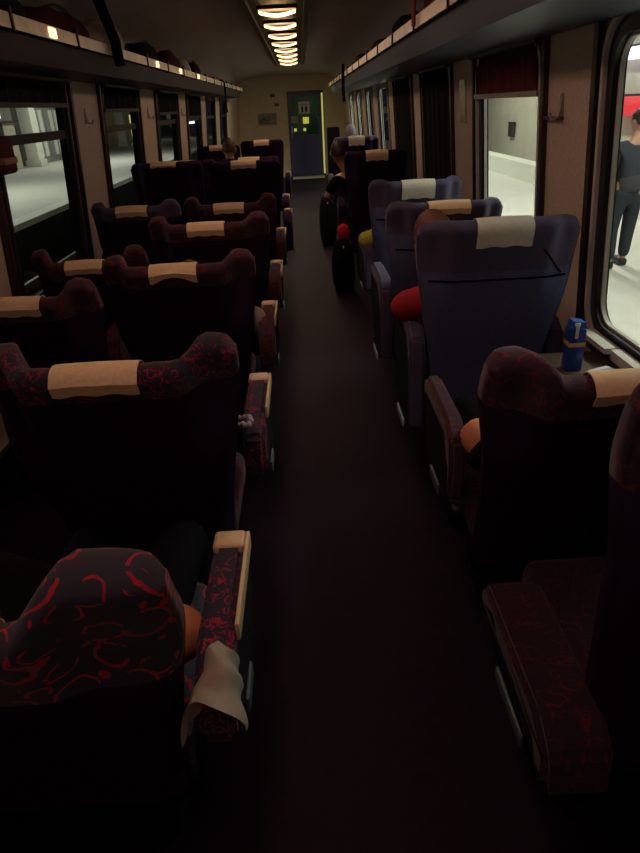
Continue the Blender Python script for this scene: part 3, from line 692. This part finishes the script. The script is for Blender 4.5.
# yellow sleeve farther up on the right
passenger(RX, 4.28, 'person in a yellow top in the blue right seat with the bright white cloth', cloth('yellow_cloth', (0.62, 0.62, 0.10)), BLK, head=(0.0, 0.16, 1.0), rec=0.24, sh_z=0.86, long=True,
          arms={-1: ((-0.33, 0.28, 0.80), (-0.22, 0.5, 0.72)), 1: ((0.24, 0.35, 0.66), (0.1, 0.55, 0.66))})
passenger(RX - 0.03, 7.3, 'person in dark clothes leaning into the aisle far up the right side', BLK, BLK, head=(-0.30, 0.2, 1.14), lean=-0.16, rec=0.2,
          arms={-1: ((-0.44, 0.2, 0.74), (-0.4, 0.45, 0.66)), 1: ((0.2, 0.3, 0.68), (0.1, 0.5, 0.66))})
passenger(LX - 0.35, 8.3, 'person with a pinkish face sitting before the farthest left seats', cloth('pink_cloth', (0.35, 0.2, 0.18)), BLK, head=(0.0, 0.2, 1.18), rec=0.2)
passenger(RX + 0.08, 11.0, 'person in a white cap far along the right side by the end wall', BLK, BLK, head=(0.0, 0.2, 1.19), rec=0.2, hair=mat('cap_white', (0.25, 0.24, 0.27), 0.8))

# ------------------------------------------------------------------ small things by the seats
# white garment hanging over the nearest left armrest
def drape(name, pts_fn, m, label, cat, nu=22, nv=22, th=0.006):
    bm = bmesh.new(); g = [[bm.verts.new(pts_fn(i / nu, j / nv)) for j in range(nv + 1)] for i in range(nu + 1)]
    for i in range(nu):
        for j in range(nv): bm.faces.new((g[i][j], g[i + 1][j], g[i + 1][j + 1], g[i][j + 1]))
    bmesh.ops.solidify(bm, geom=bm.faces[:], thickness=th)
    return tag(link(name, bm, m), label, cat)
def gar(u, v):
    a = (v - 0.5) * 2
    y = 0.745 + 0.13 * u + 0.012 * math.sin(v * 7); wdt = 0.062 - 0.034 * u
    x = -0.005 + 0.01 * u + wdt * math.sin(max(-1.15, min(1.15, a * 1.3)))
    z = 0.792 - (0.10 if a < 0 else 0.07) * abs(a) ** 2.4 + 0.008 * math.sin(u * 9 + v * 4) - 0.02 * (1 - u) ** 2
    return (x + 0.004 * math.sin(u * 13), y, z)
# towel on the knees of the passenger and tote
def rackbag(x, y, z, sx, sy, sz, m, label, cat='bag', name='travel_bag', group=None, seed=0, straps=True, tilt=0.0):
    if z > 1.5: sz *= 0.75; sx *= 0.92
    R = empty(name, (x, y, z), label, cat, group, rz=tilt)
    bm = bmesh.new(); bmesh.ops.create_cube(bm, size=1.0); bmesh.ops.subdivide_edges(bm, edges=bm.edges[:], cuts=7, use_grid_fill=True)
    for v in bm.verts:
        c = v.co.copy(); l = (abs(c.x * 2) ** 4 + abs(c.y * 2) ** 4 + abs(c.z * 2) ** 4) ** 0.25; c = c / max(l, 1e-6) * max(abs(c.x), abs(c.y), abs(c.z)) * 2
        n = noise.noise(Vector((c.x * 3 + seed, c.y * 3, c.z * 3 + seed * 2))) * 0.06
        sag = 1 - 0.22 * max(0, c.z * 2)
        v.co = Vector((c.x * sx * sag * (1 + n), c.y * sy * (1 + n) * sag, (c.z + 0.5) * sz * (1 + n * 1.5)))
        v.co.z = max(v.co.z, 0.0)
    link('bag_body', bm, m, R)
    if straps:
        bm = bmesh.new(); pts = [Vector((0.25 * sx * s_, -0.25 * sy + 0.5 * sy * k / 8, sz * 0.9 + 0.03 * math.sin(PI * k / 8))) for s_ in (1,) for k in range(9)]
        tube(bm, pts, 0.011, 6); link('handle', bm, M_DARK, R)
        bm = bmesh.new(); tube(bm, [Vector((0, -0.46 * sy + 0.92 * sy * k / 8, sz * (0.88 + 0.07 * math.sin(PI * k / 8)))) for k in range(9)], 0.006, 5)
        link('zip', bm, M_ALUD, R)
    return R
DB = cloth('bag_black', (0.010, 0.009, 0.012)); DR = cloth('bag_maroon', (0.06, 0.012, 0.02)); TN = cloth('bag_tan', (0.25, 0.17, 0.12))
LR = 'bags on the left luggage rack'; RR = 'bags on the right luggage rack'
zr = RACK_Z + 0.015
rackbag(-1.12, 3.15, zr, 0.26, 0.8, 0.20, DB, 'long flat black bag on the left rack, nearest of the bags', group=LR, seed=1)
rackbag(-1.11, 5.05, zr, 0.26, 0.6, 0.27, mat('bag_patched', (0.5, 0.42, 0.34), 0.8, nz=0.1, scale=10), 'beige and dark patterned bag high on the left rack', group=LR, seed=2)
rackbag(-1.13, 4.15, zr, 0.25, 0.9, 0.22, DR, 'dark maroon soft bag on the left rack beside the patterned bag', group=LR, seed=3)
rackbag(-1.12, 6.35, zr, 0.24, 0.7, 0.23, DB, 'bulging black bag in the middle of the left rack', group=LR, seed=4)
rackbag(-1.12, 7.45, zr, 0.24, 0.8, 0.25, DR, 'dark backpack on the left rack before the pale helmet', group=LR, seed=5)
R = empty('helmet', (-1.10, 8.3, zr), 'pale rounded helmet on the left rack between dark bags', 'helmet')
bm = bmesh.new(); bmesh.ops.create_uvsphere(bm, u_segments=24, v_segments=14, radius=1)
for v in bm.verts: v.co = Vector((v.co.x * 0.11, v.co.y * 0.14, max(-0.1, v.co.z) * 0.17 + 0.02))
link('helmet_shell', bm, mat('helmet_grey', (0.45, 0.43, 0.38), 0.3), R)
bm = bmesh.new(); tube(bm, [(0.112 * math.cos(t), 0.142 * math.sin(t), 0.012) for t in [2 * PI * k / 24 for k in range(25)]], 0.008, 6, False); link('rim', bm, M_DARK, R)
rackbag(-1.12, 9.1, zr, 0.24, 0.6, 0.24, DB, 'black holdall on the left rack beyond the pale helmet', group=LR, seed=6)
rackbag(-1.10, 10.9, zr, 0.24, 0.8, 0.14, TN, 'tan folded jacket at the far end of the left rack', cat='jacket', name='folded_jacket', seed=7, straps=False)
rackbag(1.02, 4.0, zr, 0.24, 0.6, 0.22, cloth('bag_redbrown', (0.14, 0.05, 0.05)), 'reddish brown bag on the right rack, nearest of the bags', group=RR, seed=8)
rackbag(1.02, 5.3, zr, 0.25, 0.8, 0.22, DB, 'large black bag on the right rack beside the reddish one', group=RR, seed=9)
rackbag(1.02, 6.9, zr, 0.25, 0.9, 0.20, DB, 'flat black bag in the middle of the right rack', group=RR, seed=10)
rackbag(1.02, 9.0, zr, 0.24, 0.9, 0.22, DR, 'dark red bag at the far end of the right rack', group=RR, seed=11)
def strap(name, pts, r, m, label):
    bm = bmesh.new(); tube(bm, pts, r, 8); tag(link(name, bm, m), label, 'strap')
strap('hanging_strap', [(-0.975, 4.55, 2.35), (-0.955, 4.66, 2.20), (-0.950, 4.80, 2.08), (-0.955, 4.85, 1.95)], 0.034, DB, 'black strap hanging down over the left rack rail')
strap('hanging_strap', [(-1.05, 11.3, 2.07), (-0.98, 11.5, 2.075), (-0.965, 11.6, 2.05), (-0.965, 11.62, 1.95), (-0.97, 11.62, 1.72), (-0.965, 11.63, 1.62)], 0.014, DB, 'thin strap hanging from the far end of the left rack')
strap('hanging_strap', [(0.83, 9.9, 2.14), (0.82, 9.9, 2.0), (0.82, 9.9, 1.8), (0.83, 9.9, 1.68)], 0.022, DB, 'dark strap hanging below the far end of the right rack')
strap('hanging_strap', [(0.84, 3.95, 2.22), (0.83, 3.97, 2.14), (0.835, 4.0, 2.07), (0.84, 4.03, 2.01)], 0.012, cloth('strap_pink', (0.35, 0.12, 0.1)), 'reddish cord loop over the right rack rail')

# table by the right wall with carton, packet
R = empty('side_table', (1.17, 2.0, 0.0), 'small brown wall table under the large right window', 'table')
link('table_top', B(-0.09, 0.20, -0.12, 0.42, 0.69, 0.715, 0.008), M_WALLD, R)
link('table_bracket', B(0.02, 0.20, -0.05, 0.05, 0.45, 0.69, 0.005), M_DARK, R)
C = empty('drink_carton', (1.175, 2.24, 0.716), 'blue drink carton with a gold band and white spout on the wall table', 'carton')
bm = bmesh.new(); box(bm, -0.034, 0.034, -0.034, 0.034, 0.0, 0.150, 0.006)
link('carton_body', bm, mat('carton_blue', (0.012, 0.06, 0.30), 0.3, nz=0.6, scale=40), C)
bm = bmesh.new(); prism(bm, [(-0.032, 0.148), (0.032, 0.148), (0.026, 0.172), (-0.026, 0.178)], lambda a, b, d: (a, d, b), -0.028, 0.028)
link('carton_top', bm, mat('carton_top', (0.03, 0.12, 0.45), 0.3), C)
link('gold_band', B(-0.0355, 0.0355, -0.0355, 0.0355, 0.088, 0.103), mat('gold', (0.62, 0.42, 0.12), 0.35), C, smooth=False)
bm = bmesh.new(); box(bm, -0.016, -0.002, -0.0385, -0.034, 0.118, 0.166, 0.002); box(bm, -0.020, 0.004, -0.034, -0.01, 0.160, 0.172, 0.003)
C.scale = (0.86, 0.86, 1.08)
link('white_spout', bm, mat('white_plastic', (0.75, 0.78, 0.8), 0.35), C)
R = empty('tissue_packet', (1.27, 2.13, 0.716), 'small white and pale blue packet lying on the wall table', 'packet', rz=0.4)
link('packet_body', B(-0.05, 0.05, -0.06, 0.06, 0, 0.022, 0.008), mat('packet_white', (0.75, 0.75, 0.72), 0.4), R)
link('packet_flap', B(-0.03, 0.03, -0.03, 0.03, 0.0215, 0.025, 0.001), mat('packet_blue', (0.30, 0.42, 0.5), 0.4), R)
# white jacket over nearest left armrest
drape('white_jacket', gar, cloth('white_cloth2', (0.60, 0.54, 0.44)), 'white garment hanging over the nearest left armrest', 'garment')
# tote on the knees of nearest passenger
R = empty('tote_bag', (LX - 0.12, 1.03, 0.665), 'white tote bag with tan strap on the lap of the nearest left passenger', 'bag')
bm = bmesh.new(); box(bm, -0.15, 0.13, -0.07, 0.07, 0, 0.12, 0.04, 4); link('bag_body', bm, cloth('tote_white', (0.62, 0.58, 0.50)), R)
bm = bmesh.new(); tube(bm, [Vector((0.02 + 0.10 * math.cos(t), -0.05, 0.10 + 0.06 * math.sin(t))) for t in [PI * k / 10 for k in range(11)]], 0.012, 8); link('strap', bm, cloth('tote_strap', (0.45, 0.28, 0.14)), R)
# bracelet of beads on second armrest; red ball bag in the aisle
bm = bmesh.new()
for k in range(10):
    t = 2 * PI * k / 10; e = bmesh.ops.create_icosphere(bm, subdivisions=2, radius=0.012, matrix=Matrix.Translation((-0.03 + 0.03 * math.cos(t), 1.76 + 0.03 * math.sin(t), 0.80 + 0.004 * math.sin(3 * t))))
tag(link('bead_bracelet', bm, mat('beads', (0.35, 0.3, 0.32), 0.2)), 'string of shiny beads on the second left armrest', 'bracelet')
R = empty('red_pouch', (0.56, 6.3, 0.0), 'small red pouch on a dark bag beside the aisle, far right seats', 'pouch')
bm = bmesh.new(); bmesh.ops.create_icosphere(bm, subdivisions=3, radius=0.06)
for v in bm.verts: v.co = Vector((v.co.x, v.co.y, v.co.z * 1.3 + 0.56))
link('pouch_body', bm, cloth('pouch_red', (0.75, 0.03, 0.05)), R)
bm = bmesh.new(); tube(bm, [(0, 0, 0.62), (0.02, 0, 0.68), (0.08, 0.02, 0.72)], 0.006, 6); link('cord', bm, M_DARK, R)
rackbag(0.55, 6.32, 0.0, 0.22, 0.3, 0.49, DB, 'dark upright bag standing in the aisle under the red pouch', seed=14)
rackbag(0.50, 8.7, 0.0, 0.22, 0.35, 0.6, DB, 'dark suitcase standing at the far right of the aisle', name='suitcase', cat='suitcase', seed=15)

# ------------------------------------------------------------------ outside: tracks, platforms
PZ = -0.30
M_PLAT = mat('platform_concrete', (0.62, 0.60, 0.53), 0.6, nz=0.88, scale=1.5)
M_BAND = mat('platform_edge_band', (0.78, 0.77, 0.68), 0.6)
M_BALL = mat('ballast', (0.26, 0.25, 0.21), 0.9, nz=0.2, scale=9, bump=1.0)
M_TRK = mat('track_bed', (0.012, 0.013, 0.011), 0.9, nz=0.4, scale=5)
def struct(name, bm, m): return tag(link(name, bm, m, smooth=False), kind='structure')
struct('platform_right', B(1.85, 7.0, -6, 40, PZ - 0.9, PZ), M_PLAT)
struct('platform_left', B(-16, -5.9, -6, 75, PZ - 0.9, PZ), M_PLAT)
struct('platform_edge', B(-6.25, -5.86, -6, 75, PZ - 0.12, PZ + 0.006), M_BAND)
struct('platform_face', B(-5.88, -5.865, -6, 75, -1.3, PZ - 0.12), M_TRK)
struct('track_ground', B(-5.86, 1.85, -6, 75, -1.35, -1.25), M_TRK)
struct('ballast_ground', B(-4.75, -1.7, -6, 75, -1.25, -1.2), M_BALL)
for xx in (-5.1, -3.65):
    o = link('rail', B(xx - 0.035, xx + 0.035, -6, 75, -1.25, -1.08), mat('rail_steel', (0.12, 0.09, 0.07), 0.5, metal=0.6), smooth=False)
    tag(o, 'steel rail of the neighbouring track below the %s' % ('left platform' if xx < -4 else 'left windows'), 'rail')
# right: low pale ledge, beige wall, poster lightbox, extinguisher board
struct('ledge_platform', B(5.75, 6.15, -6, 40, PZ, PZ + 0.42), M_BAND)
struct('wall_platform_right', B(6.9, 7.0, -6, 40, PZ, 4.2), mat('station_wall', (0.48, 0.44, 0.35), 0.7, scale=2))
struct('canopy_right', B(1.9, 7.0, -6, 40, 4.2, 4.3), mat('canopy_grey', (0.2, 0.2, 0.2), 0.8))
struct('canopy_left', B(-16, -6.2, -6, 75, 4.2, 4.3), MATS['canopy_grey'])
for i, yy in enumerate((4.0, 12.0, 20.0)):
    R = empty('platform_lamp', (4.2, yy, 4.0), 'tubular platform lamp under the canopy right of the train', 'lamp', 'lamps over the right platform')
    link('lamp_housing', B(-0.25, 0.25, -2.6, 2.6, 0.03, 0.2, 0.01), MATS['canopy_grey'], R)
    link('lamp_diffuser', B(-0.2, 0.2, -2.5, 2.5, 0.0, 0.03), mat('tube_white', (0.9, 0.9, 0.9), 0.5, emit=(0.9, 0.95, 1.0), es=3), R)
for i, yy in enumerate((8.0, 20.0, 34.0)):
    R = empty('platform_lamp', (-9.2, yy, 4.0), 'tubular platform lamp under the canopy left of the train', 'lamp', 'lamps over the left platform')
    link('lamp_housing', B(-0.25, 0.25, -3.1, 3.1, 0.03, 0.2, 0.01), MATS['canopy_grey'], R)
    link('lamp_diffuser', B(-0.2, 0.2, -3.0, 3.0, 0.0, 0.03), MATS['tube_white'], R)
def sign(name, x, y, z, sx, sy, sz, col, e, label, cat, leg=False):
    R = empty(name, (x, y, z), label, cat)
    link('panel', B(-sx, sx, -sy, sy, -sz, sz, 0.01), mat('p_' + label[:20], col, 0.5, emit=col if e else None, es=e), R)
    link('frame', B(-sx * 0.8, sx * 0.8, -sy - 0.03, sy + 0.03, sz, sz + 0.04), M_DARK, R)
    if leg: link('post', B(-0.03, 0.03, -0.03, 0.03, PZ - z, -sz), M_DARK, R)
    return R
sign('red_board', 6.7, 13.3, 1.36, 0.15, 1.3, 0.17, (0.75, 0.03, 0.05), 0.25, 'bright red lit board on the wall of the right platform', 'sign')
sign('light_box', 6.7, 13.3, 2.27, 0.12, 1.6, 0.10, (0.75, 0.7, 1.0), 2.5, 'glowing lavender light box above the red board', 'light box')
sign('wall_sign', 6.84, 22.0, 0.68, 0.04, 0.25, 0.19, (0.03, 0.03, 0.03), 0, 'narrow dark sign on the wall of the right platform', 'sign')
# left: far wall with shop fronts and column
struct('wall_platform_left', B(-13.4, -13.3, -6, 75, PZ, 4.2), mat('station_wall_left', (0.38, 0.37, 0.33), 0.7, scale=1))
for yy, lb in ((33.0, 'white square pillar on the left platform seen through the transom window'), (50.0, 'white pillar on the left platform seen through the third left window')):
    R = empty('platform_column', (-12.3, yy, PZ), lb, 'pillar')
    link('shaft', B(-0.28, 0.28, -0.35, 0.35, 0, 4.5, 0.03), M_BAND, R); link('plinth', B(-0.36, 0.36, -0.43, 0.43, 0, 0.3, 0.02), M_PLAT, R)
R = empty('kiosk', (-12.9, 28.5, PZ), 'beige kiosk wall on the left platform left of the white pillar', 'kiosk')
link('kiosk_wall', B(-0.3, 0.3, -4.0, 3.6, 0, 1.9, 0.02), mat('kiosk_beige', (0.48, 0.42, 0.30), 0.6), R); link('kiosk_roof', B(-0.35, 0.45, -4.2, 3.8, 1.9, 2.0, 0.02), M_DARK, R)
link('kiosk_opening', B(0.3, 0.32, 1.5, 2.3, 0.6, 1.9), M_DARK, R)
R = empty('roller_shutter', (-12.7, 36.6, PZ), 'grey striped shutter front beyond the white pillar on the left platform', 'shutter')
link('shutter_frame', B(-0.6, 0.0, -2.8, 3.4, 0, 2.8, 0.02), mat('shutter_grey', (0.26, 0.26, 0.25), 0.5), R)
for k in range(8): link('shutter_panel', B(0.0, 0.05, -2.6 + k * 0.75, -2.6 + k * 0.75 + 0.4, 0.3, 2.4), M_BAND if k % 3 else MATS['shutter_grey'], R, smooth=False)
sign('light_box', -12.5, 29.0, 2.0, 0.1, 1.4, 0.2, (0.9, 0.95, 1.0), 3.0, 'bright white lit sign on the left platform in the top pane', 'light box')
sign('yellow_sign', -12.4, 54.0, 0.75, 0.12, 0.5, 0.95, (0.85, 0.75, 0.15), 0.8, 'tall yellow lit sign on the left platform in the second window', 'sign')
sign('light_box', -8.9, 60.0, 1.3, 0.12, 0.9, 0.5, (0.8, 0.95, 0.9), 2.0, 'white lit box far down the left platform in the fourth window', 'light box', leg=True)
R = empty('platform_bench', (-11.6, 40.5, PZ), 'grey bench on the left platform seen through the second window', 'bench')
link('bench_seat', B(-0.3, 0.3, -1.5, 1.5, 0.4, 0.48, 0.02), MATS['shutter_grey'], R); link('bench_back', B(-0.32, -0.26, -1.5, 1.5, 0.48, 0.95, 0.02), MATS['shutter_grey'], R)
for q in (-1.2, 1.2): link('bench_leg', B(-0.25, 0.25, q - 0.05, q + 0.05, 0, 0.4, 0.01), M_DARK, R)

# person on the right platform, walking away
R = empty('person', (3.98, 7.8, PZ), 'person in dark jacket and trousers on the platform outside the right window', 'person')
JK = cloth('jacket_grey', (0.05, 0.055, 0.07))
bd = skin_mesh([[(0, 0, 0.95, 0.12), (0, 0, 1.15, 0.115), (0, 0.0, 1.36, 0.10), (0, 0.0, 1.48, 0.05), (0, 0, 1.58, 0.06)],
           [0, (-0.09, 0, 0.88, 0.08), (-0.12, 0.03, 0.48, 0.055), (-0.12, -0.04, 0.09, 0.038), (-0.12, 0.1, 0.04, 0.035)],
           [0, (0.09, 0, 0.88, 0.08), (0.12, 0.1, 0.49, 0.055), (0.12, 0.12, 0.09, 0.038), (0.12, 0.26, 0.04, 0.035)],
           [2, (-0.19, 0, 1.36, 0.052), (-0.24, -0.02, 1.10, 0.042), (-0.25, 0.05, 0.84, 0.026), (-0.25, 0.07, 0.76, 0.03)],
           [2, (0.19, 0, 1.36, 0.052), (0.24, -0.02, 1.10, 0.042), (0.25, 0.05, 0.84, 0.026), (0.25, 0.07, 0.76, 0.03)]], 'body', M_SKIN, R)
Mx = head_into(bd.data, Vector((0, 0.0, 1.63)), 0.4); hair_cap(Mx, M_HAIR, R)
skin_mesh([[(0, 0, 0.84, 0.155), (0, 0, 0.98, 0.155), (0, 0, 1.15, 0.15), (0, 0, 1.36, 0.125), (0, 0, 1.46, 0.075)], [3, (-0.19, 0, 1.36, 0.075), (-0.24, -0.02, 1.10, 0.062), (-0.25, 0.05, 0.84, 0.05)], [3, (0.19, 0, 1.36, 0.075), (0.24, -0.02, 1.10, 0.062), (0.25, 0.05, 0.84, 0.05)]], 'jacket', JK, R)
skin_mesh([[(0, 0, 0.97, 0.14), (0, 0, 0.90, 0.145)], [1, (-0.09, 0, 0.82, 0.105), (-0.12, 0.03, 0.48, 0.085), (-0.12, -0.035, 0.10, 0.068)], [1, (0.09, 0, 0.82, 0.105), (0.12, 0.1, 0.49, 0.085), (0.12, 0.12, 0.10, 0.068)]], 'trousers', cloth('trousers_grey', (0.035, 0.04, 0.05)), R)
for q, yy in ((-0.12, 0.03), (0.12, 0.19)):
    link('shoe', B(q - 0.05, q + 0.05, yy - 0.12, yy + 0.15, 0, 0.09, 0.03, 3), M_DARK, R)

R = empty('hanging_bag', (-1.27, 3.44, 1.42), 'dark hanging bag corner with a pale band beside the transom window', 'bag')
bm = bmesh.new(); box(bm, -0.05, 0.05, -0.09, 0.06, 0.0, 0.17, 0.02, 3); link('bag_body', bm, cloth('bag_brown', (0.07, 0.025, 0.03)), R)
link('bag_band', B(-0.052, 0.053, -0.092, 0.062, 0.045, 0.075, 0.004), TN, R)
bm = bmesh.new(); tube(bm, [(0, -0.05, 0.16), (-0.03, -0.03, 0.26), (-0.055, -0.015, 0.32), (-0.03, 0.0, 0.26), (0, 0.03, 0.16)], 0.006, 6); link('strap', bm, M_DARK, R)
R = empty('equipment_case', (0.68, 10.3, 0.0), 'tall narrow dark case standing beside the far door, right of the aisle', 'case')
bm = bmesh.new(); box(bm, -0.09, 0.09, -0.12, 0.12, 0, 1.36, 0.02); link('case_body', bm, DB, R); link('case_handle', B(-0.012, 0.012, -0.145, -0.12, 0.9, 1.1, 0.004), M_ALUD, R)
